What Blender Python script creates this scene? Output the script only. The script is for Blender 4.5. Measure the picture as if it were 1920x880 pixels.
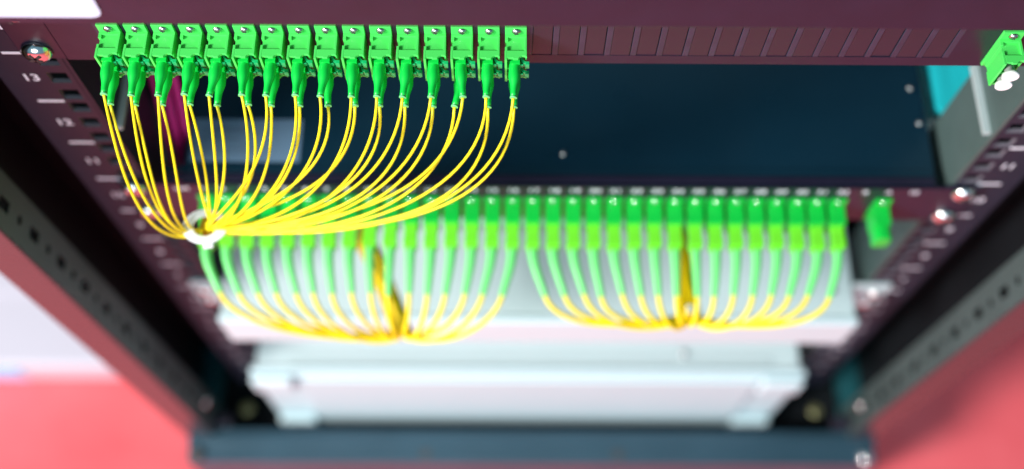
import bpy, bmesh, math, random
from mathutils import Vector, Matrix, Quaternion

# ------------------------------------------------------------------ scene, camera, world, lamps
for o in list(bpy.data.objects):
    bpy.data.objects.remove(o)
scene = bpy.context.scene
COL = scene.collection
S = 0.001                      # everything below is written in millimetres
U = 44.45                      # one rack unit; z = 0 is the mark between units 13 and 14
R = math.radians

def setup_camera():
    cd = bpy.data.cameras.new('camera')
    cam = bpy.data.objects.new('camera', cd)
    COL.objects.link(cam)
    cd.sensor_width = 36.0
    cd.lens = 36.0 * 2142.2 / 1920.0
    cd.shift_y = -(440.0 - 350.96) / 1920.0
    cd.clip_start = 0.01
    cd.clip_end = 60.0
    pitch, yaw, roll = R(65.366), R(0.849), R(1.123)
    f = Vector((math.sin(yaw) * math.cos(pitch), math.cos(yaw) * math.cos(pitch), -math.sin(pitch)))
    r = Vector((math.cos(yaw), -math.sin(yaw), 0))
    u = r.cross(f)
    r2 = math.cos(roll) * r + math.sin(roll) * u
    u2 = -math.sin(roll) * r + math.cos(roll) * u
    m = Matrix((r2, u2, -f)).transposed().to_4x4()
    m.translation = Vector((-25.009, -268.108, 443.352)) * S
    cam.matrix_world = m
    cd.dof.use_dof = True
    cd.dof.focus_distance = 0.487
    cd.dof.aperture_fstop = 2.9
    cd.dof.aperture_blades = 0
    scene.camera = cam
setup_camera()

w = bpy.data.worlds.new('World')
scene.world = w
w.use_nodes = True
bg = w.node_tree.nodes['Background']
bg.inputs[0].default_value = (0.30, 0.60, 0.80, 1)
bg.inputs[1].default_value = 0.46

def area(name, loc, target, size, watts, colour):
    ld = bpy.data.lights.new(name, 'AREA')
    ld.shape = 'DISK'
    ld.size = size
    ld.energy = watts
    ld.color = colour
    o = bpy.data.objects.new(name, ld)
    COL.objects.link(o)
    o.location = loc
    d = Vector(target) - Vector(loc)
    o.rotation_euler = d.to_track_quat('-Z', 'Y').to_euler()
    return o
area('room_lamp', (-1.95, -1.15, 1.35), (0, -0.05, -0.25), 0.7, 128, (1.0, 0.98, 0.96))
area('front_fill', (-0.5, -2.3, 0.75), (0, -0.05, -0.35), 1.3, 36, (0.84, 0.95, 1.0))  # added frontal fill that brightens the upright front faces

scene.view_settings.view_transform = 'Standard'
scene.view_settings.look = 'None'
scene.view_settings.exposure = 0.0
scene.view_settings.gamma = 1.0
scene.render.engine = 'CYCLES'

random.seed(7)

# ------------------------------------------------------------------ materials
def mat(name, base, rough=0.5, metal=0.0, var=0.08, scale=60.0, bump=0.0, bscale=900.0, spec=0.5,
        coat=0.0, rvar=0.0, sss=0.0, stretch=None):
    m = bpy.data.materials.new(name)
    m.use_nodes = True
    nt = m.node_tree
    b = nt.nodes['Principled BSDF']
    tc = nt.nodes.new('ShaderNodeTexCoord')
    mp = nt.nodes.new('ShaderNodeMapping')
    nt.links.new(tc.outputs['Object'], mp.inputs['Vector'])
    if stretch:
        mp.inputs['Scale'].default_value = stretch
    n = nt.nodes.new('ShaderNodeTexNoise')
    n.inputs['Scale'].default_value = scale
    n.inputs['Detail'].default_value = 5
    nt.links.new(mp.outputs[0], n.inputs['Vector'])
    mx = nt.nodes.new('ShaderNodeMix')
    mx.data_type = 'RGBA'
    nt.links.new(n.outputs['Fac'], mx.inputs['Factor'])
    mx.inputs[6].default_value = tuple(max(0, c * (1 - var)) for c in base) + (1,)
    mx.inputs[7].default_value = tuple(min(1, c * (1 + var)) for c in base) + (1,)
    nt.links.new(mx.outputs[2], b.inputs['Base Color'])
    b.inputs['Roughness'].default_value = rough
    b.inputs['Metallic'].default_value = metal
    b.inputs['Specular IOR Level'].default_value = spec
    if coat:
        b.inputs['Coat Weight'].default_value = coat
        b.inputs['Coat Roughness'].default_value = 0.15
    if sss:
        b.inputs['Subsurface Weight'].default_value = sss
        b.inputs['Subsurface Radius'].default_value = (0.0012, 0.0016, 0.0008)
        b.inputs['Subsurface Scale'].default_value = 1.0
    if rvar:
        mr = nt.nodes.new('ShaderNodeMapRange')
        mr.inputs[3].default_value = max(0.02, rough - rvar)
        mr.inputs[4].default_value = min(1, rough + rvar)
        n2 = nt.nodes.new('ShaderNodeTexNoise')
        n2.inputs['Scale'].default_value = scale * 2.3
        n2.inputs['Detail'].default_value = 8
        nt.links.new(mp.outputs[0], n2.inputs['Vector'])
        nt.links.new(n2.outputs['Fac'], mr.inputs[0])
        nt.links.new(mr.outputs[0], b.inputs['Roughness'])
    if bump:
        n3 = nt.nodes.new('ShaderNodeTexNoise')
        n3.inputs['Scale'].default_value = bscale
        n3.inputs['Detail'].default_value = 4
        bp = nt.nodes.new('ShaderNodeBump')
        bp.inputs['Strength'].default_value = bump
        bp.inputs['Distance'].default_value = 0.0003
        nt.links.new(mp.outputs[0], n3.inputs['Vector'])
        nt.links.new(n3.outputs['Fac'], bp.inputs['Height'])
        nt.links.new(bp.outputs[0], b.inputs['Normal'])
    return m

M = dict(
    black=mat('black_powder_coat', (0.013, 0.012, 0.028), 0.36, var=0.25, bump=0.14, bscale=1600, rvar=0.08, spec=0.4),
    post=mat('black_post_paint', (0.035, 0.03, 0.035), 0.28, var=0.15, bump=0.06, rvar=0.06, spec=0.9),
    postside=mat('grey_galvanised_post', (0.07, 0.10, 0.095), 0.45, metal=0.2, var=0.3, scale=18, rvar=0.1),
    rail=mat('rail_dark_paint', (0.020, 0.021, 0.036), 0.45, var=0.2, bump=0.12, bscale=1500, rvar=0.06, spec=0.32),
    dark=mat('dark_interior_steel', (0.006, 0.008, 0.010), 0.6, var=0.2, spec=0.25),
    navy=mat('blue_black_cover_paint', (0.003, 0.020, 0.036), 0.30, var=0.25, scale=14, bump=0.05, rvar=0.08, spec=0.55),
    blank=mat('dark_plum_plastic', (0.020, 0.016, 0.028), 0.40, var=0.2, rvar=0.08),
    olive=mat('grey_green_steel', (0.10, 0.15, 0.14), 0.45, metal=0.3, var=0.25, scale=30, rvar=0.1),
    teal=mat('teal_light_patch', (0.02, 0.58, 0.64), 0.2, var=0.4, scale=22, stretch=(3, 0.6, 1)),  # streaky cyan light put into the colour
    basesteel=mat('blue_grey_base_steel', (0.032, 0.075, 0.105), 0.4, metal=0.3, var=0.2, scale=20, rvar=0.1),
    sidesteel=mat('teal_grey_base_steel', (0.02, 0.13, 0.15), 0.4, metal=0.3, var=0.2, scale=20, rvar=0.1),
    white=mat('white_painted_steel', (0.55, 0.67, 0.68), 0.42, var=0.04, scale=12, rvar=0.05),
    bezel=mat('white_plastic_bezel', (0.58, 0.72, 0.75), 0.35, var=0.03, scale=20),
    seam=mat('pale_seam_grey', (0.42, 0.50, 0.50), 0.5, var=0.1),
    mark=mat('white_print', (0.85, 0.86, 0.93), 0.6, var=0.06, scale=500),
    chrome=mat('chrome_screw', (0.82, 0.80, 0.78), 0.16, metal=1.0, var=0.05),
    steel=mat('steel_screw', (0.55, 0.54, 0.53), 0.28, metal=1.0, var=0.15, scale=900),
    web=mat('lighter_panel_web', (0.028, 0.028, 0.052), 0.42, var=0.4, scale=120, rvar=0.12),  # web strips slightly lighter and bluer than the face sheet
    lit_edge=mat('lit_hole_edge', (0.17, 0.15, 0.18), 0.5, var=0.2),  # paler than the rail: light on the hole walls put into colour
    slot=mat('screw_slot', (0.05, 0.05, 0.05), 0.6),
    brass=mat('brass_bolt', (0.35, 0.33, 0.16), 0.35, metal=0.8),
    green=mat('adapter_green', (0.075, 0.68, 0.115), 0.34, var=0.05, scale=80, sss=0.0, bump=0.03),
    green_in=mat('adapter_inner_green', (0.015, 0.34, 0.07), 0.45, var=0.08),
    boot=mat('boot_green', (0.004, 0.58, 0.06), 0.36, var=0.06, scale=120, bump=0.03),
    rim=mat('boot_rim_green', (0.15, 0.66, 0.26), 0.4),
    latch=mat('latch_green', (0.008, 0.40, 0.13), 0.3, var=0.1),
    yellow=mat('yellow_fibre', (1.0, 0.80, 0.008), 0.45, var=0.05, scale=60),
    yellow2=mat('yellow_fibre_thick', (1.0, 0.74, 0.008), 0.45, var=0.06, scale=60),
    trunk=mat('orange_yellow_fibre', (1.0, 0.66, 0.0), 0.5, var=0.05, scale=60),
    green2=mat('lower_adapter_green', (0.004, 0.50, 0.05), 0.34, var=0.06),
    lime=mat('lime_connector', (0.17, 0.74, 0.030), 0.36, var=0.05),
    boot2=mat('pale_green_boot', (0.17, 0.74, 0.20), 0.4, var=0.05),
    tie=mat('white_nylon', (0.86, 0.86, 0.86), 0.35, var=0.03),
    cap=mat('white_dust_cap', (0.85, 0.84, 0.84), 0.4, var=0.03),
    label=mat('shaded_label_paper', (0.11, 0.19, 0.28), 0.5, var=0.15, scale=40),  # white paper made dark and bluish: its shade is in the colour
    label2=mat('white_label_paper', (0.56, 0.61, 0.76), 0.5, var=0.06, scale=20),
    ink=mat('grey_ink', (0.09, 0.15, 0.22), 0.6),
    magenta=mat('magenta_jacket', (0.62, 0.015, 0.20), 0.4, var=0.1),
    carton=mat('white_carton', (0.54, 0.49, 0.55), 0.6, var=0.04, scale=9),
    cartonblue=mat('pale_blue_print', (0.25, 0.55, 0.85), 0.5, var=0.1),
)

def floor_material():
    m = bpy.data.materials.new('red_floor_covering')
    m.use_nodes = True
    nt = m.node_tree
    b = nt.nodes['Principled BSDF']
    tc = nt.nodes.new('ShaderNodeTexCoord')
    n = nt.nodes.new('ShaderNodeTexNoise')
    n.inputs['Scale'].default_value = 9
    n.inputs['Detail'].default_value = 6
    nt.links.new(tc.outputs['Object'], n.inputs['Vector'])
    n2 = nt.nodes.new('ShaderNodeTexNoise')
    n2.inputs['Scale'].default_value = 500
    nt.links.new(tc.outputs['Object'], n2.inputs['Vector'])
    add = nt.nodes.new('ShaderNodeMath')
    add.operation = 'MULTIPLY_ADD'
    nt.links.new(n2.outputs['Fac'], add.inputs[0])
    add.inputs[1].default_value = 0.25
    nt.links.new(n.outputs['Fac'], add.inputs[2])
    cr = nt.nodes.new('ShaderNodeValToRGB')
    cr.color_ramp.elements[0].position = 0.35
    cr.color_ramp.elements[0].color = (0.76, 0.072, 0.085, 1)
    cr.color_ramp.elements[1].position = 0.85
    cr.color_ramp.elements[1].color = (0.88, 0.135, 0.15, 1)
    nt.links.new(add.outputs[0], cr.inputs[0])
    nt.links.new(cr.outputs[0], b.inputs['Base Color'])
    b.inputs['Roughness'].default_value = 0.75
    bp = nt.nodes.new('ShaderNodeBump')
    bp.inputs['Strength'].default_value = 0.3
    bp.inputs['Distance'].default_value = 0.001
    nt.links.new(n2.outputs['Fac'], bp.inputs['Height'])
    nt.links.new(bp.outputs[0], b.inputs['Normal'])
    return m
M['floor'] = floor_material()

# ------------------------------------------------------------------ mesh helpers (millimetres in, metres out)
class MB:
    def __init__(self):
        self.v = []
        self.f = []
        self.sm = []
    def add(self, vs, fs, smooth=False):
        n = len(self.v)
        self.v += [tuple(p) for p in vs]
        self.f += [tuple(i + n for i in f) for f in fs]
        self.sm += [smooth] * len(fs)
        return self
    def box(self, x0, x1, y0, y1, z0, z1, mtx=None):
        vs = [Vector(p) for p in ((x0, y0, z0), (x1, y0, z0), (x1, y1, z0), (x0, y1, z0),
                                  (x0, y0, z1), (x1, y0, z1), (x1, y1, z1), (x0, y1, z1))]
        if mtx is not None:
            vs = [mtx @ p for p in vs]
        return self.add(vs, [(0, 3, 2, 1), (4, 5, 6, 7), (0, 1, 5, 4), (1, 2, 6, 5), (2, 3, 7, 6), (3, 0, 4, 7)])
    def prism(self, poly, axis, a, b):
        """poly: ccw list of 2-D points; extruded along axis from a to b"""
        def P(p, t):
            return {'x': (t, p[0], p[1]), 'y': (p[0], t, p[1]), 'z': (p[0], p[1], t)}[axis]
        n = len(poly)
        vs = [P(p, a) for p in poly] + [P(p, b) for p in poly]
        fs = [tuple(range(n))[::-1], tuple(range(n, 2 * n))]
        fs += [(i, (i + 1) % n, n + (i + 1) % n, n + i) for i in range(n)]
        return self.add(vs, fs)
    def tube(self, path, rad, seg=10, caps=True, flat=None):
        """swept tube; rad a number or one per point; flat = (sx, sy) squeezes the section"""
        path = [Vector(p) for p in path]
        n = len(path)
        rads = rad if isinstance(rad, (list, tuple)) else [rad] * n
        tang = []
        for i in range(n):
            t = path[min(i + 1, n - 1)] - path[max(i - 1, 0)]
            tang.append(t.normalized() if t.length > 1e-9 else Vector((0, -1, 0)))
        up = Vector((1, 0, 0))
        if abs(tang[0].dot(up)) > 0.9:
            up = Vector((0, 0, 1))
        nrm = (up - tang[0] * up.dot(tang[0])).normalized()
        vs = []
        for i in range(n):
            nrm = (nrm - tang[i] * nrm.dot(tang[i])).normalized()
            bn = tang[i].cross(nrm)
            for k in range(seg):
                a = 2 * math.pi * k / seg
                sx, sy = flat or (1, 1)
                vs.append(path[i] + (nrm * math.cos(a) * sx + bn * math.sin(a) * sy) * rads[i])
        fs = []
        for i in range(n - 1):
            for k in range(seg):
                k2 = (k + 1) % seg
                fs.append((i * seg + k, i * seg + k2, (i + 1) * seg + k2, (i + 1) * seg + k))
        self.add(vs, fs, True)
        if caps:
            m = len(self.v) - len(vs)
            self.f += [tuple(m + k for k in range(seg))[::-1], tuple(m + (n - 1) * seg + k for k in range(seg))]
            self.sm += [False, False]
        return self
    def plate_cells(self, cells, T0, T1, put):
        """cells: (u0,u1,v0,v1,hole) rectangles of a plate, hole = polygon or None; put(u,v,t) -> point; T0 front, T1 back"""
        for u0, u1, v0, v1, hole in cells:
            if hole is None:
                vs = [put(a, b, T0) for a, b in ((u0, v0), (u1, v0), (u1, v1), (u0, v1))]
                vs += [put(a, b, T1) for a, b in ((u0, v0), (u1, v0), (u1, v1), (u0, v1))]
                self.add(vs, [(0, 1, 2, 3), (7, 6, 5, 4)])
                continue
            n = len(hole)
            cu = sum(p[0] for p in hole) / n
            cv = sum(p[1] for p in hole) / n
            outer = []
            corners = [(u1, v0), (u1, v1), (u0, v1), (u0, v0)]
            outs = []
            for p in hole:
                dx, dy = p[0] - cu, p[1] - cv
                tx = ((u1 if dx > 0 else u0) - cu) / dx if abs(dx) > 1e-9 else 1e9
                ty = ((v1 if dy > 0 else v0) - cv) / dy if abs(dy) > 1e-9 else 1e9
                t = min(tx, ty)
                outs.append((cu + dx * t, cv + dy * t))
            fs = []
            vs = []
            for q, T in enumerate((T0, T1)):
                vs += [put(p[0], p[1], T) for p in hole] + [put(p[0], p[1], T) for p in outs] + [put(p[0], p[1], T) for p in corners]
            B = 2 * n + 4
            for q in range(2):
                o = q * B
                for i in range(n):
                    j = (i + 1) % n
                    f = [o + i, o + n + i]
                    # a rectangle corner between two outer points belongs to this piece
                    for ci, c in enumerate(corners):
                        a, b2 = outs[i], outs[j]
                        on = (abs(c[0] - a[0]) < 1e-6 or abs(c[1] - a[1]) < 1e-6) and (abs(c[0] - b2[0]) < 1e-6 or abs(c[1] - b2[1]) < 1e-6)
                        same = abs(a[0] - b2[0]) < 1e-6 or abs(a[1] - b2[1]) < 1e-6
                        if on and not same:
                            f.append(o + 2 * n + ci)
                    f += [o + n + j, o + j]
                    fs.append(tuple(f) if q == 0 else tuple(f[::-1]))
            self.add(vs, fs + [(i, (i + 1) % n, B + (i + 1) % n, B + i) for i in range(n)])
            self.wall = getattr(self, 'wall', []) + list(range(len(self.f) - n, len(self.f)))
        return self
    def mesh(self, name):
        me = bpy.data.meshes.new(name)
        me.from_pydata([(p[0] * S, p[1] * S, p[2] * S) for p in self.v], [], self.f)
        me.polygons.foreach_set('use_smooth', self.sm)
        for i in getattr(self, 'wall', []):
            me.polygons[i].material_index = 1
        bm = bmesh.new()
        bm.from_mesh(me)
        bmesh.ops.recalc_face_normals(bm, faces=bm.faces)
        bm.to_mesh(me)
        bm.free()
        me.update()
        return me

def put_obj(name, me, material, parent=None, loc=None, bevel=0.0, seg=2):
    if material is not None and not me.materials:
        me.materials.append(material)
    o = bpy.data.objects.new(name, me)
    COL.objects.link(o)
    if parent is not None:
        o.parent = parent
    if loc:
        o.location = Vector(loc) * S
    if bevel:
        b = o.modifiers.new('bevel', 'BEVEL')
        b.width = bevel * S
        b.segments = seg
        b.limit_method = 'ANGLE'
        b.angle_limit = R(40)
    return o

def build(name, mb, material, parent=None, loc=None, bevel=0.0, seg=2):
    return put_obj(name, mb.mesh(name), material, parent, loc, bevel, seg)

def tag(o, label, cat, group=None, kind=None):
    if label:
        o['label'] = label
    if cat:
        o['category'] = cat
    if group:
        o['group'] = group
    if kind:
        o['kind'] = kind
    return o

def thing(name, label, cat, loc=(0, 0, 0), group=None):
    o = bpy.data.objects.new(name, None)
    o.empty_display_size = 0.01
    COL.objects.link(o)
    o.location = Vector(loc) * S
    return tag(o, label, cat, group)

def bez(p0, p1, p2, p3, n):
    out = []
    for i in range(n + 1):
        t = i / n
        s = 1 - t
        out.append(Vector(p0) * s ** 3 + Vector(p1) * 3 * s * s * t + Vector(p2) * 3 * s * t * t + Vector(p3) * t ** 3)
    return out

def lathe_y(prof, seg=16, c=(0, 0)):
    """prof: (y, r) along the y axis, closed at both ends"""
    mb = MB()
    vs, fs = [], []
    for y, r in prof:
        for k in range(seg):
            a = 2 * math.pi * k / seg
            vs.append((c[0] + r * math.cos(a), y, c[1] + r * math.sin(a)))
    for i in range(len(prof) - 1):
        for k in range(seg):
            k2 = (k + 1) % seg
            fs.append((i * seg + k, i * seg + k2, (i + 1) * seg + k2, (i + 1) * seg + k))
    mb.add(vs, fs, True)
    mb.f += [tuple(range(seg)), tuple((len(prof) - 1) * seg + k for k in range(seg))]
    mb.sm += [False, False]
    return mb

TEXT = {}
def text_mesh(s, size):
    key = (s, size)
    if key not in TEXT:
        cu = bpy.data.curves.new('print', 'FONT')
        cu.body = s
        cu.size = size * S
        cu.align_x = 'CENTER'
        cu.align_y = 'CENTER'
        cu.extrude = 0.00004
        cu.offset = 0.00010 * size / 6
        o = bpy.data.objects.new('print_source', cu)
        COL.objects.link(o)
        dg = bpy.context.evaluated_depsgraph_get()
        me = bpy.data.meshes.new_from_object(o.evaluated_get(dg))
        bpy.data.objects.remove(o)
        me.materials.clear()
        TEXT[key] = me
    return TEXT[key]

def put_text(name, s, size, parent, loc, material, flat=False):
    o = put_obj(name, text_mesh(s, size), material, parent, loc)
    o.rotation_euler = (0, 0, 0) if flat else (R(90), 0, 0)
    return o

ORD = ('first second third fourth fifth sixth seventh eighth ninth tenth eleventh twelfth thirteenth fourteenth '
       'fifteenth sixteenth seventeenth eighteenth nineteenth twentieth').split()
NUM = ('one two three four five six seven eight nine ten eleven twelve thirteen fourteen fifteen sixteen seventeen eighteen nineteen '
       'twenty twenty-one twenty-two twenty-three twenty-four twenty-five twenty-six twenty-seven twenty-eight twenty-nine thirty thirty-one thirty-two').split()
def ordinal(n):
    if n <= 20:
        return ORD[n - 1]
    if n == 30:
        return 'thirtieth'
    return ('twenty-' if n < 30 else 'thirty-') + ORD[n % 10 - 1]

# ------------------------------------------------------------------ the setting
FLOOR_Z = -690
fl = build('floor', MB().add([(-4000, -4000, FLOOR_Z), (4000, -4000, FLOOR_Z), (4000, 4000, FLOOR_Z), (-4000, 4000, FLOOR_Z)], [(0, 1, 2, 3)]), M['floor'])
tag(fl, 'plain bright red floor covering under the rack', None, kind='structure')

# ------------------------------------------------------------------ cabinet: posts, base, rails, sides
rack = thing('rack_cabinet', 'open black equipment rack with numbered rails and perforated posts', 'rack', (0, 0, FLOOR_Z))
def rk(p):           # world millimetres -> local to the rack's base
    return (p[0], p[1], p[2] - FLOOR_Z)
RZ = -FLOOR_Z

def circle(cu, cv, r, n=16):
    return [(cu + r * math.cos(2 * math.pi * i / n + math.pi / n), cv + r * math.sin(2 * math.pi * i / n + math.pi / n)) for i in range(n)]
def rect_hole(cu, cv, a, b):
    return [(cu + a, cv - b), (cu + a, cv), (cu + a, cv + b), (cu, cv + b), (cu - a, cv + b), (cu - a, cv), (cu - a, cv - b), (cu, cv - b)]

for s in (-1, 1):
    # front post: front face, outer face, back face as one bent sheet; perforated inner face a part of its own
    top = 420
    mb = MB()
    xo, xi = s * 303, s * 278.5
    a, b = min(xo, xi), max(xo, xi)
    mb.box(a, b, -50, -48, RZ - 575, RZ + top)
    mb.box(min(xo, xo - s * 2), max(xo, xo - s * 2), -47.99, -24, RZ - 575, RZ + top)
    build('front_post', mb, M['post'], rack, bevel=0.8)
    cells = []
    z = -572.0
    k = 0
    while z < top - 10:
        h = 20.6
        c = z + h / 2
        cells.append((-48.5, -23.5, z, z + h, rect_hole(-36, c, 3.2, 6.0) if k % 2 else circle(-36, c, 2.7)))
        z += h
        k += 1
    mb = MB().plate_cells(cells, 278.4, 280.0, lambda u, v, t: (s * t, u, v + RZ))
    mb.box(min(s * 278.4, s * 280), max(s * 278.4, s * 280), -23.5, -21.5, RZ - 572, RZ + z)
    pf = build('perforated_face', mb, M['postside'], rack)
    pf.data.materials.append(M['dark'])
    # side sheet of the cabinet
    mb = MB().box(min(s * 299.1, s * 301), max(s * 299.1, s * 301), -23, 620, 4, RZ + top)
    build('side_panel', mb, M['dark'], rack)
    mb = MB().box(min(s * 262, s * 299), max(s * 262, s * 299), 30, 32, RZ - 560, RZ + top)
    build('filler_strip', mb, M['dark'], rack)
    # mounting rail: holed front flange and plain return flange
    cells = []
    zt = 4 * U
    holes = []
    for un in range(18):
        for dz in (6.35, 22.225, 38.1):
            holes.append(zt - un * U - dz)
    zlist = sorted(holes)
    lo = -575.0
    edges = [lo] + [(zlist[i] + zlist[i + 1]) / 2 for i in range(len(zlist) - 1)] + [zt + 200]
    for i, hz in enumerate(zlist):
        if hz < lo + 6:
            continue
        e0 = max(edges[i], lo)
        cells.append((s * 233.5 - 7.2, s * 233.5 + 7.2, e0, edges[i + 1], rect_hole(s * 233.5, hz, 4.7, 4.7)))
    zb = cells[0][2]
    zt2 = cells[-1][3]
    mb = MB().plate_cells(cells, 0.0, 2.4, lambda u, v, t: (u, t, v + RZ))
    x1, x2 = sorted((s * 240.7, s * 261))
    mb.box(x1, x2, 0, 2, RZ + zb, RZ + zt2)
    rail = build('mounting_rail', mb, M['rail'], rack)
    rail.data.materials.append(M['lit_edge'])
    x1, x2 = sorted((s * 226.3, s * 224.5))
    build('rail_return_flange', MB().box(x1, x2, 0.3, 43, RZ + zb, RZ + zt2), M['olive'] if s > 0 else M['rail'], rack)  # left flange gets a darker colour that imitates its shade
    x1, x2 = sorted((s * 224.4, s * 221))
    build('support_strip', MB().box(x1, x2, 2.5, 43, RZ - 79, RZ - 76), M['seam'], rack)
    x1, x2 = sorted((s * 261.01, s * 259.2))
    build('rail_outer_flange', MB().box(x1, x2, 2.05, 30, RZ + zb, RZ + zt2), M['dark'], rack)
    # unit marks and numbers printed on the rail
    for n in range(1, 18):
        zu = (n - 13) * U                     # top edge of unit n
        if zu - U < zb:
            continue
        mk = build('unit_mark', MB().box(s * 245.2 - 6.4, s * 245.2 + 6.4, -0.10, 0.02, -1.0, 1.0), M['mark'], rail, (0, 0, RZ + zu))
        tx = put_text('unit_number', str(n), 8.6, rail, (s * 246.6, -0.06, RZ + zu - 22.2), M['mark'])
        tx.scale = (1.0, 1.0, 1.0)

# base frame
mb = MB().prism([(-44, RZ - 575), (-44, RZ - 559), (-57, RZ - 559), (-57.8, RZ - 561), (-59, RZ - 561), (-59.6, RZ - 562), (-70, RZ - 562),
                 (-72.5, RZ - 564.5), (-72.5, 20), (-44, 20)], 'x', -301, 301)
base = build('base_beam', mb, M['basesteel'], rack, bevel=1.2)
for x in (-93, 75):
    build('beam_hole', lathe_y([(0, 4.2), (-0.6, 4.2)], 18), M['slot'], base, (x, -64.5, RZ - 561.6)).rotation_euler = (R(-90), 0, 0)
for s in (-1, 1):
    x1, x2 = sorted((s * 283, s * 298.9))
    build('base_side_beam', MB().box(x1, x2, -43.9, 600, 20, RZ - 572), M['sidesteel'], rack, bevel=1.5)
    build('beam_bolt', lathe_y([(0, 6.5), (-2, 6.5), (-4.5, 4.8), (-5.2, 2)], 20), M['chrome'] if s > 0 else M['slot'], base,
          (s * 292, -66, RZ - 562)).rotation_euler = (R(-90), 0, 0)
    build('levelling_bolt', lathe_y([(0, 6), (-3, 6), (-4, 4.5)], 6), M['brass'], rack, (s * 253, -24, RZ - 566)).rotation_euler = (R(-90), 0, 0)
    build('post_clip', MB().box(-9, 9, -5, 5, 0, 8), M['blank'], rack, (s * 272, -38, RZ - 556), bevel=1.5)
    build('clip_screw', lathe_y([(0, 4.5), (-2, 4.5), (-3.6, 2.5)], 16), M['chrome'], rack, (s * 276, -33, RZ - 505)).rotation_euler = (0, 0, R(-90 * s))
build('base_plate', MB().box(-282.9, 282.9, -43.8, 600, RZ - 600, RZ - 597), M['dark'], rack)
build('rear_panel', MB().box(-298.9, 298.9, 600.1, 602, RZ - 597, RZ - 260), M['dark'], rack)

# ------------------------------------------------------------------ helper: screws
def pan_screw(parent, loc, r, h, material, name='screw', cross=True, rot=0.3):
    o = build(name, lathe_y([(0, r), (-0.25 * h, r), (-0.65 * h, r * 0.82), (-0.92 * h, r * 0.5), (-h, r * 0.15)], 24), material, parent, loc)
    if cross:
        mb = MB()
        for a in (0, math.pi / 2):
            m = Matrix.Rotation(a + rot, 3, 'Y')
            mb.box(-r * 0.5, r * 0.5, -h - 0.08, -h * 0.8, -r * 0.11, r * 0.11, m)
        build('cross_slot', mb, M['slot'], o)
    return o

# ------------------------------------------------------------------ equipment above (its lower edge runs along the top of the picture)
upper = thing('blank_front_unit', 'dark blank faced unit with white label, above the sixteen adapters', 'rack unit', (0, -30, 70.7))
build('front_face', MB().box(-241, 241, 0, 26, 0, 3 * U - 4), M['black'], upper, bevel=1.2, seg=3)
build('case', MB().box(-217, 217, 26.01, 200, 2, 3 * U - 6), M['dark'], upper)
build('label_sticker', MB().prism([(-232, 5.5), (-181.5, 5.5), (-179, 6.2), (-177.7, 7.4), (-177, 9.5), (-177, 34), (-232, 34)], 'y', -0.5, -0.01), M['label2'], upper)

# ------------------------------------------------------------------ fibre panels
PX0, PP = -194.457, 11.592            # first adapter and pitch
ZA = 15.25                            # adapter centre above the panel's lower edge line

def fibre_panel(name, label, z0, used, chassis_depth):
    """z0: height of the unit's lower boundary; used: which of the 32 places hold an adapter"""
    p = thing(name, label, 'patch panel', (0, 0, z0))
    # face sheet with one rectangular opening for each place
    cells = []
    zlo, zhi = -0.6, 43.2
    o0, o1 = 6.2, 31.4
    xs = [PX0 + i * PP for i in range(32)]
    xa = xs[0] - PP / 2
    xb = xs[-1] + PP / 2
    mb = MB()
    mb.box(-221.2, 221.2, -3, -1.4, zlo, o0)
    mb.box(-221.2, 221.2, -3, -1.4, o1, zhi)
    mb.box(-221.2, xa, -3, -1.4, o0, o1)
    mb.box(xb, 221.2, -3, -1.4, o0, o1)
    build('face_sheet', mb, M['black'], p)
    build('lower_return', MB().box(-221.2, 221.2, -1.39, 16, zlo, zlo + 1.4), M['black'], p)
    for i in range(33):
        x = xa + i * PP
        build('web', MB().box(x - 1.35, x + 1.35, -3.02, -1.4, o0, o1), M['web'], p, bevel=0.25)
    first = None
    for i in range(32):
        if i in used:
            continue
        if first is None:
            first = MB().box(-4.43, 4.2, -0.2, 1.2, o0 + 0.02, o1 - 0.05).mesh('blank_cap')
        put_obj('blank_cap', first, M['blank'], p, (xs[i], -2.45 + random.uniform(-0.3, 0.15), 0), bevel=0.35)
    build('opening_backing', MB().box(xa, xb, -0.6, -0.2, o0 - 1, o1 + 1), M['dark'], p)
    for s in (-1, 1):
        x1, x2 = sorted((s * 221.7, s * 241.3))
        build('mounting_ear', MB().box(x1, x2, -2.6, -0.12, zlo, zhi), M['black'], p, bevel=0.5)
        for dz in (6.35, 38.1):
            pan_screw(p, (s * 232.8, -2.6, dz), 6.9, 4.6, M['chrome'], 'ear_screw', rot=random.uniform(0, 1.5))
    # cover of the housing
    build('housing', MB().box(-206, 217.5, 0.1, chassis_depth, 1.2, 41.0), M['navy'], p, bevel=0.8)
    build('cover_lip', MB().box(-216, 216, 0.2, 4.5, 41.02, 42.8), M['black'], p, bevel=0.4)
    return p

top_panel = fibre_panel('fibre_distribution_unit', 'black fibre panel with sixteen green adapters and blank places', 0, set(range(16)), 150)
low_panel = fibre_panel('fibre_distribution_unit', 'black numbered fibre panel filled with thirty-two green adapters', -4 * U, set(range(32)), 330)
build('housing_step', MB().box(-216.5, 216.5, 6.0, 9.5, 41.02, 41.7), M['navy'], low_panel, bevel=0.3)
for i in range(32):
    put_text('place_number', str(i + 1), 6.6, low_panel, (PX0 + i * PP, -3.06, 38.4), M['mark'])
for tx, x in (('B', 177.4), ('A', 190.6), ('10', 204.5)):
    put_text('place_letter', tx, 5.6, low_panel, (x, -3.06, 38.6), M['mark'])
put_text('panel_lettering', 'ctrl', 6.0, low_panel, (-206, -3.06, 38.6), M['mark'])
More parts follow.
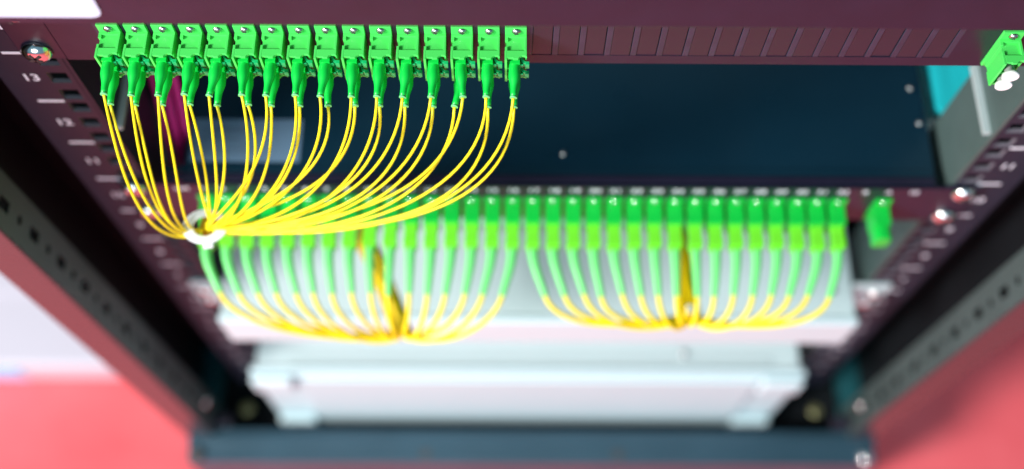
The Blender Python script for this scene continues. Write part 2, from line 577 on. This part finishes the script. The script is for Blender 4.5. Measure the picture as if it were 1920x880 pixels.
# sticker and screws on the cover of the lower panel
st = build('cover_label', MB().box(-203, -141, 12.5, 39.5, 41.03, 41.2), M['label'], low_panel)
for (a, b, c, d) in ((-197, -170, 31, 34), (-197, -176, 26, 28), (-197, -160, 20, 21.5), (-197, -164, 17, 18.2)):
    build('label_line', MB().box(a, b, c, d, 41.21, 41.26), M['ink'], st)
for (x, y) in ((8, 19), (213, 40), (211, 63)):
    o = pan_screw(low_panel, (x, y, 41.0), 1.7, 1.3, M['steel'], 'cover_screw', cross=False)
    o.rotation_euler = (R(-90), 0, 0)

# ------------------------------------------------------------------ duplex adapters of the top panel
def adapter_meshes():
    d = {}
    f = MB().box(-4.65, 4.65, -1.5, 0, -12.2, 15.2)
    d['flange'] = f.mesh('flange')
    b = MB()
    b.box(-4.1, 4.60, -9.4, -1.51, -8.25, 8.7)            # core, its top the floor of the recess
    d['core'] = b.mesh('housing')
    r = MB()
    r.box(-4.65, 4.65, -2.7, -1.52, -8.25, 9.9)           # rear collar and raised rim
    r.box(-4.66, -3.3, -4.4, -2.71, -8.2, 9.88)
    r.box(3.55, 4.66, -9.3, -2.71, -8.2, 9.88)
    r.box(-4.66, -3.6, -9.3, -7.4, -8.2, 9.88)
    d['rim'] = r.mesh('rim')
    n = MB()                                              # front frame, open to the front and notched for the latches
    n.box(-4.75, -3.7, -14.0, -9.32, -8.4, 9.9)
    n.prism([(-3.69, -9.33), (-3.69, -13.0), (-1.2, -13.0), (-1.0, -13.4), (1.0, -13.4), (1.7, -12.4), (2.6, -11.9), (3.6, -11.9), (4.72, -12.5), (4.72, -9.33)][::-1], 'z', 8.5, 9.9)
    n.prism([(-3.69, -9.33), (-3.69, -13.4), (1.2, -13.4), (1.8, -12.4), (2.8, -12.0), (4.72, -12.6), (4.72, -9.33)][::-1], 'z', -8.35, -7.2)
    n.box(3.9, 4.7, -11.2, -9.32, -7.19, 8.49)
    n.box(-3.69, 1.4, -12.9, -9.33, 0.2, 1.4)
    d['frame'] = n.mesh('front_frame')
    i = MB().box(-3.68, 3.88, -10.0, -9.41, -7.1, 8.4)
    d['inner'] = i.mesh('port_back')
    return d
AM = adapter_meshes()
def adapter(x, z, label, cat='adapter', group=None):
    a = thing('duplex_adapter', label, cat, (x, -3.03, z), group)
    a.rotation_euler = (0, R(random.uniform(-0.7, 0.7)), R(random.uniform(-0.5, 0.5)))
    fl = put_obj('flange', AM['flange'], M['green'], a, bevel=0.25)
    put_obj('housing', AM['core'], M['green'], a)
    put_obj('rim', AM['rim'], M['green'], a, bevel=0.12)
    put_obj('front_frame', AM['frame'], M['green'], a, bevel=0.15)
    put_obj('port_back', AM['inner'], M['green_in'], a)
    for dz in (12.7, -10.4):
        pan_screw(a, (0.15, -1.5, dz), 2.0, 1.4, M['steel'], 'screw', rot=random.uniform(0, 1.5))
    return a

for i in range(16):
    adapter(PX0 + i * PP, ZA, 'green duplex adapter, %s in the top panel row from the unit number 13' % ordinal(i + 1), group='green adapters in the top panel')
sp = adapter(192.5, ZA - 1.0, 'lone green adapter with two white dust caps at the top panel end', group=None)
for dz in (3.9, -3.9):
    build('dust_cap', lathe_y([(0, 2.2), (-4.5, 2.2), (-4.6, 3.5), (-6.2, 3.7), (-6.6, 3.3)], 20), M['cap'], sp, (-0.2, -10.5, dz))

# ------------------------------------------------------------------ pigtails of the top panel
LC = {}
def lc_meshes():
    LC['body'] = MB().box(-2.7, 1.6, -5.0, 0, -2.7, 2.7).mesh('connector')
    l = MB()
    l.prism([(1.62, 0.0), (2.3, 0.0), (3.4, -2.6), (4.4, -3.4), (4.4, -4.2), (3.0, -4.0), (1.62, -1.2)][::-1], 'z', -1.5, 1.5)
    l.box(4.0, 5.7, -4.9, -3.2, -1.9, 1.6)
    l.box(1.62, 3.2, -4.8, -4.1, -1.0, 1.0)
    LC['latch'] = l.mesh('latch')
    LC['boot'] = None
lc_meshes()
TIE1 = Vector((-172.3, -52, -76.8))
RAY = (TIE1 - Vector((-25.0, -268.1, 443.35))).normalized()

def pigtail(i, k):
    """i: adapter number 0..15, k: 0 upper port, 1 lower port"""
    x = PX0 + i * PP
    z = ZA + (4.7 if k == 0 else -3.1)
    t = thing('fibre_pigtail', 'yellow fibre with green boot, %s port of the %s adapter from unit number 13' % (('upper', 'lower')[k], ordinal(i + 1)),
              'fibre cable', (x, -3.03 - 9.25, z), 'yellow fibres of the top panel')
    o = Vector((x, -12.28, z))
    put_obj('connector', LC['body'], M['boot'], t)
    put_obj('latch', LC['latch'], M['latch'], t, bevel=0.15)
    # boot: a bent, tapering sleeve
    bend = random.uniform(-1.3, 1.3) + (-0.6 if k == 0 else 0.5)
    if i == 13:
        bend = 1.2 if k == 0 else -2.6
    if i in (14, 15, 7, 10):
        bend *= 0.3
    dz = random.uniform(-1.6, -0.4)
    L = 16.4 if k == 0 else 16.8
    prof = [(-1.0, 2.35), (0.5, 2.4), (2.5, 2.45), (5.0, 2.62), (7.0, 2.62), (9.0, 2.2), (11.0, 1.68), (12.6, 1.5), (14.5, 1.42), (L, 1.38)]
    pts, rad = [], []
    for y, r in prof:
        s = max(0, y / L)
        pts.append(Vector((-0.5 + bend * s ** 1.6, -3.0 - y, dz * s ** 1.8)))
        rad.append(r)
    bt = build('boot', MB().tube(pts, rad, 16), M['boot'], t)
    e = pts[-1]
    d = (pts[-1] - pts[-2]).normalized()
    build('boot_rim', MB().tube([e - d * 0.3, e + d * 0.3], 1.55, 16), M['rim'], bt)
    # the fibre itself
    E = o + e + d * 0.2
    dx = E.x - TIE1.x
    u = max(0.0, dx) / 155.0
    jit = lambda a: random.uniform(-a, a)
    end = TIE1 + Vector((1.5 + 3.0 * u + jit(1.6), jit(1.8), 0.5 - 2.5 * u + jit(2.0)))
    if dx < 8:
        end = end + Vector((-3 + dx * 0.12, -2 - jit(1), -2 + dx * 0.10))
        p1 = E + d * 12 + Vector((-4 + 6 * k + jit(1.5), -6 - 3 * k, -32 + jit(7)))
        p2 = end + Vector((-16 + 7 * k + jit(2) + dx * 0.35, -7 + jit(3), 9 + jit(9)))
    else:
        p1 = E + d * 10 + Vector((jit(5) - 3 * u, -7 - 11 * u + jit(2), -32 - 19 * u + jit(5)))
        p2 = end + Vector((dx * (0.14 + 0.40 * u) + jit(9), -4 - 4 * u + jit(3), 24 - 14 * u + jit(10)))
    pts = bez(E, p1, p2, end, 30)
    tail = [end + RAY * q + (TIE1 - end) * min(1, q / 14.0) * 0.7 for q in (3, 7, 12)]
    path = [p - o for p in pts + tail]
    build('fibre', MB().tube(path, 0.66, 8), M['yellow'], t)

for i in range(16):
    for k in (0, 1):
        pigtail(i, k)

# white tie that gathers them, its ring facing along the bundle
def ring_mesh(major, minor, wide, seg=28, squash=0.8):
    vs, fs = [], []
    sec = [(minor, -wide), (minor, wide), (-minor * 0.9, wide), (-minor * 0.9, -wide)]
    for i in range(seg):
        a = 2 * math.pi * i / seg
        for (dr, dy) in sec:
            r = major + dr
            vs.append((r * math.cos(a), dy, r * math.sin(a) * squash))
    for i in range(seg):
        j = (i + 1) % seg
        for q in range(4):
            q2 = (q + 1) % 4
            fs.append((i * 4 + q, i * 4 + q2, j * 4 + q2, j * 4 + q))
    return MB().add(vs, fs, True)
def cable_tie(loc, direction, major, wide, label, minor=0.9):
    t = thing('cable_tie', label, 'cable tie', loc)
    q = Vector((0, 1, 0)).rotation_difference(Vector(direction).normalized())
    t.rotation_mode = 'QUATERNION'
    t.rotation_quaternion = q
    build('strap', ring_mesh(major, minor, wide), M['tie'], t, bevel=0.2)
    build('lock_head', MB().box(-2.4, 2.4, -2.6, 2.4, -major * 0.8 - 4.4, -major * 0.8 - 0.2), M['tie'], t, bevel=0.5)
    return t
cable_tie(tuple(TIE1 + RAY * 1.5), RAY, 8.2, 4.4, 'white cable tie gathering the yellow fibres of the top panel', 2.6)
# the gathered trunk runs on, squeezed, between two lower adapters and under the lower panel
tp = [TIE1 + RAY * 7, TIE1 + RAY * 20, Vector((-166, -36, -118)), Vector((-165.6, -20, -150)), Vector((-165.5, -6, -184)), Vector((-166, 20, -196)), Vector((-170, 90, -204))]
tk = build('fibre_bundle', MB().tube([p - tp[0] for p in tp], [4.4, 3.2, 2.4, 2.2, 2.2, 2.4, 2.6], 12, flat=(0.5, 1.4)), M['yellow2'], None, tuple(tp[0]))
tag(tk, 'yellow fibre trunk running from the upper white tie under the lower panel', 'fibre cable')

# ------------------------------------------------------------------ lower panel: simplex adapters, connectors, ribbed boots
def low_adapter(x, z, label, group):
    a = thing('fibre_adapter', label, 'adapter', (x, -3.03, z), group)
    a.rotation_euler = (0, R(random.uniform(-1, 1)), 0)
    put_obj('flange', LOW['flange'], M['green2'], a, bevel=0.3)
    put_obj('housing', LOW['body'], M['green2'], a, bevel=0.35)
    pan_screw(a, (0, -1.5, 12.0), 1.9, 1.2, M['chrome'], 'screw', cross=False)
    return a
LOW = {}
LOW['flange'] = MB().box(-4.65, 4.65, -1.5, 0, -12.2, 15.4).mesh('flange')
LOW['body'] = MB().box(-4.6, 4.6, -12.6, -1.51, -7.0, 8.2).box(-4.68, 4.68, -4.6, -2.6, -7.1, 8.35).mesh('housing')
c = MB().box(-3.7, 3.7, -7.0, 0.6, -4.4, 4.6)
c.box(-3.9, 3.9, -12.6, -7.01, -4.7, 4.9)
c.box(-2.6, 2.6, -14.2, -12.61, -3.3, 3.4)
LOW['conn'] = c.mesh('connector')
TIE_A = Vector((-85, -66, -206))
TIE_B = Vector((82.3, -62, -186))
ZL = -4 * U + ZA
def low_pigtail(i):
    x = PX0 + i * PP
    T = TIE_A if i < 16 else TIE_B
    t = thing('fibre_pigtail', 'lime connector, ribbed boot and thick yellow fibre at place %s of the lower panel' % NUM[i], 'fibre cable',
              (x, -15.64, ZL), 'thick yellow fibres of the lower panel')
    o = Vector((x, -15.64, ZL))
    put_obj('connector', LOW['conn'], M['lime'], t, (0, random.uniform(-0.7, 0.3), 0), bevel=0.4)
    E = o + Vector((0, -13.4, 0))
    dx = x - T.x
    jit = lambda a: random.uniform(-a, a)
    end = T + Vector((dx * 0.03 + jit(1.2), jit(2), jit(2)))
    bend = max(-9, min(9, -dx * 0.085)) + jit(0.8)
    B = E + Vector((bend, -26 + jit(0.8), -5))
    boot = bez(E, E + Vector((0, -9, 0)), B + Vector((-bend * 0.45, 9, 2.5)), B, 24)
    d = (boot[-1] - boot[-2]).normalized()
    pts = bez(B, B + d * (13 + abs(dx) * 0.06), end + Vector((dx * 0.42 + jit(2), -9 + jit(2), -2 + jit(2))), end, 30)
    n = len(boot)
    path, rad = [], []
    for j, p in enumerate(boot):
        f = j / (n - 1)
        path.append(p - o)
        rad.append((3.25 - 1.25 * f) * (1.0 if j % 2 else 0.88))
    build('boot', MB().tube(path, rad, 12), M['boot2'], t)
    fp = [boot[-2] - o] + [p - o for p in pts]
    build('fibre', MB().tube(fp, 1.35, 8), M['yellow2'], t)
for i in range(32):
    low_adapter(PX0 + i * PP, ZL, 'green adapter under the number %s printed on the lower panel' % NUM[i], 'green adapters in the lower panel')
    low_pigtail(i)
la = low_adapter(190.6, ZL, 'lone green capped adapter beside the letters of the lower panel', None)
build('dust_cap', MB().prism([(-4.2, -6.2), (3.9, -6.2), (4.6, -2), (4.6, 5), (2.6, 7.4), (-2.8, 7.4), (-4.6, 4), (-4.6, -2)], 'y', -21.5, -12.61), M['green2'], la, bevel=0.8)

# trunks that lead back under the lower panel
for nm, T, pts, lab in (
        ('A', TIE_A, [(-85, -66, -207), (-93, -45, -205), (-103, -22, -203), (-112, -4, -203), (-118, 30, -206), (-122, 110, -212)], 'yellow trunk going back from the tie of the first sixteen lower fibres'),
        ('B', TIE_B, [(82.3, -62, -187), (82, -40, -192), (84, -20, -197), (87, 0, -202), (88, 40, -206), (88, 110, -210)], 'yellow trunk going back from the tie of the last sixteen lower fibres')):
    p0 = Vector(pts[0])
    pp = [Vector(p) - p0 for p in pts]
    fine = []
    for a, b in zip(pp[:-1], pp[1:]):
        fine += [a.lerp(b, q / 4) for q in range(4)]
    fine.append(pp[-1])
    root = thing('fibre_bundle', lab, 'fibre cable', tuple(p0))
    for q in range(7):
        ang = 2 * math.pi * q / 6
        rr = 0.0 if q == 6 else 4.4
        tw = [p + Vector((rr * math.cos(ang + 0.12 * j), 0, rr * math.sin(ang + 0.12 * j))) for j, p in enumerate(fine)]
        build('fibre', MB().tube(tw, 2.3, 8), M['trunk'], root)
cable_tie((-86, -63.5, -207), (0.35, -1, 0), 4.2, 1.6, 'white cable tie hanging below the first sixteen lower fibres')
cable_tie((82.3, -59, -187.5), (0, -1, 0.1), 4.0, 1.4, 'white cable tie around the last sixteen lower fibres')

# ------------------------------------------------------------------ pale flat unit under the lower panel
d3 = thing('flat_rack_unit', 'flat pale grey one-unit device under the lower fibre panel', 'rack unit', (0, 0, -339))
body = build('case', MB().box(-216.5, 213.5, -24, 330, 0, 44), M['white'], d3, bevel=1.0)
build('front_bezel', MB().box(-218, 215, -30.5, -24.01, -0.8, 45), M['bezel'], d3, bevel=2.0, seg=3)
for s in (-1, 1):
    x1, x2 = sorted((s * 241, s * 217.6 if s < 0 else 215.2))
    build('mounting_ear', MB().box(x1, x2, -2.8, -0.12, 0.5, 44), M['white'], d3, bevel=0.5)
    x1, x2 = sorted((s * 220, s * 218.1 if s < 0 else 216))
    pan_screw(d3, (s * 233, -2.8, 29), 5.5, 3.4, M['chrome'], 'ear_screw')
    pan_screw(d3, (s * 233, -2.8, 9), 5.5, 3.4, M['chrome'], 'ear_screw')
o = pan_screw(d3, (200, -6, 44), 2.4, 1.2, M['slot'], 'cover_screw', cross=False)
o.rotation_euler = (R(-90), 0, 0)

# ------------------------------------------------------------------ tall white instrument at the bottom of the rack
d4 = thing('white_instrument', 'tall white instrument case with bumper corners at the rack bottom', 'instrument', (0, 0, -596))
build('case', MB().box(-222, 211, -20, 320, 0, 156), M['white'], d4, bevel=2.0)
build('front_frame', MB().box(-226, 215, -27, -19.99, 0, 158), M['bezel'], d4, bevel=2.5, seg=3)
build('cover_seam', MB().box(-196, 188, -19.0, -17.4, 156.01, 157.0), M['seam'], d4)
build('cover_ridge', MB().box(-196, 188, -16, -12.4, 156.01, 157.4), M['white'], d4, bevel=0.5)
build('front_panel', MB().box(-190, 178, -30.5, -27.01, 4, 150), M['bezel'], d4, bevel=1.2)
for x in (-208, 196):
    for z in (12, 143):
        build('corner_bumper', MB().box(-17, 17, -8, 0, -14, 15), M['bezel'], d4, (x, -27.02, z), bevel=4.0, seg=4)
o = pan_screw(d4, (118, -10, 157.4), 3, 2, M['chrome'], 'cover_screw', cross=False)
o.rotation_euler = (R(-90), 0, 0)

# ------------------------------------------------------------------ cables inside the rack, and an added teal block for cyan light
for q in range(5):
    x = -221.5 + q * 3.2
    yo = (q % 2) * 5
    p = [Vector((x - 9, 118 + yo, 60)), Vector((x - 5, 88 + yo, -30)), Vector((x, 66 + yo, -90)), Vector((x + 1, 24 + yo, -165)), Vector((x + 1, 26 + yo, -290))]
    path = bez(p[0], p[1], p[2], p[3], 18) + bez(p[3], p[3] + (p[3] - p[2]) * 0.3, p[4] + Vector((0, 0, 30)), p[4], 8)[1:]
    c = build('magenta_cable', MB().tube([v - p[0] for v in path], 2.0, 10), M['magenta'], None, tuple(p[0]))
    tag(c, 'magenta cable hanging behind the rail with the number 12', 'cable', 'magenta cables behind the rail')
sl = build('cyan_light_block', MB().prism([(231, 50), (262, 50), (266, 54), (266, 180), (262, 184), (231, 184), (227, 180), (227, 54)], 'z', -300, -142), M['teal'], None)  # made-up block whose colour imitates a patch of cyan light
tag(sl, 'added teal block imitating cyan light beside the lower panel housing', 'light stand-in')

# ------------------------------------------------------------------ carton on the floor
ct = thing('white_carton', 'flat white carton with pale blue edge lying on the red floor', 'carton', (-520, 120, FLOOR_Z))
build('carton_body', MB().box(-115, 115, -86, 120, 0, 50), M['carton'], ct, bevel=6, seg=4)
build('printed_edge', MB().box(-112, 20, -87.2, -86.02, 6, 44), M['cartonblue'], ct)
build('lid_flap', MB().box(-112, 112, -12, 116, 50.02, 52), M['carton'], ct, bevel=0.6)
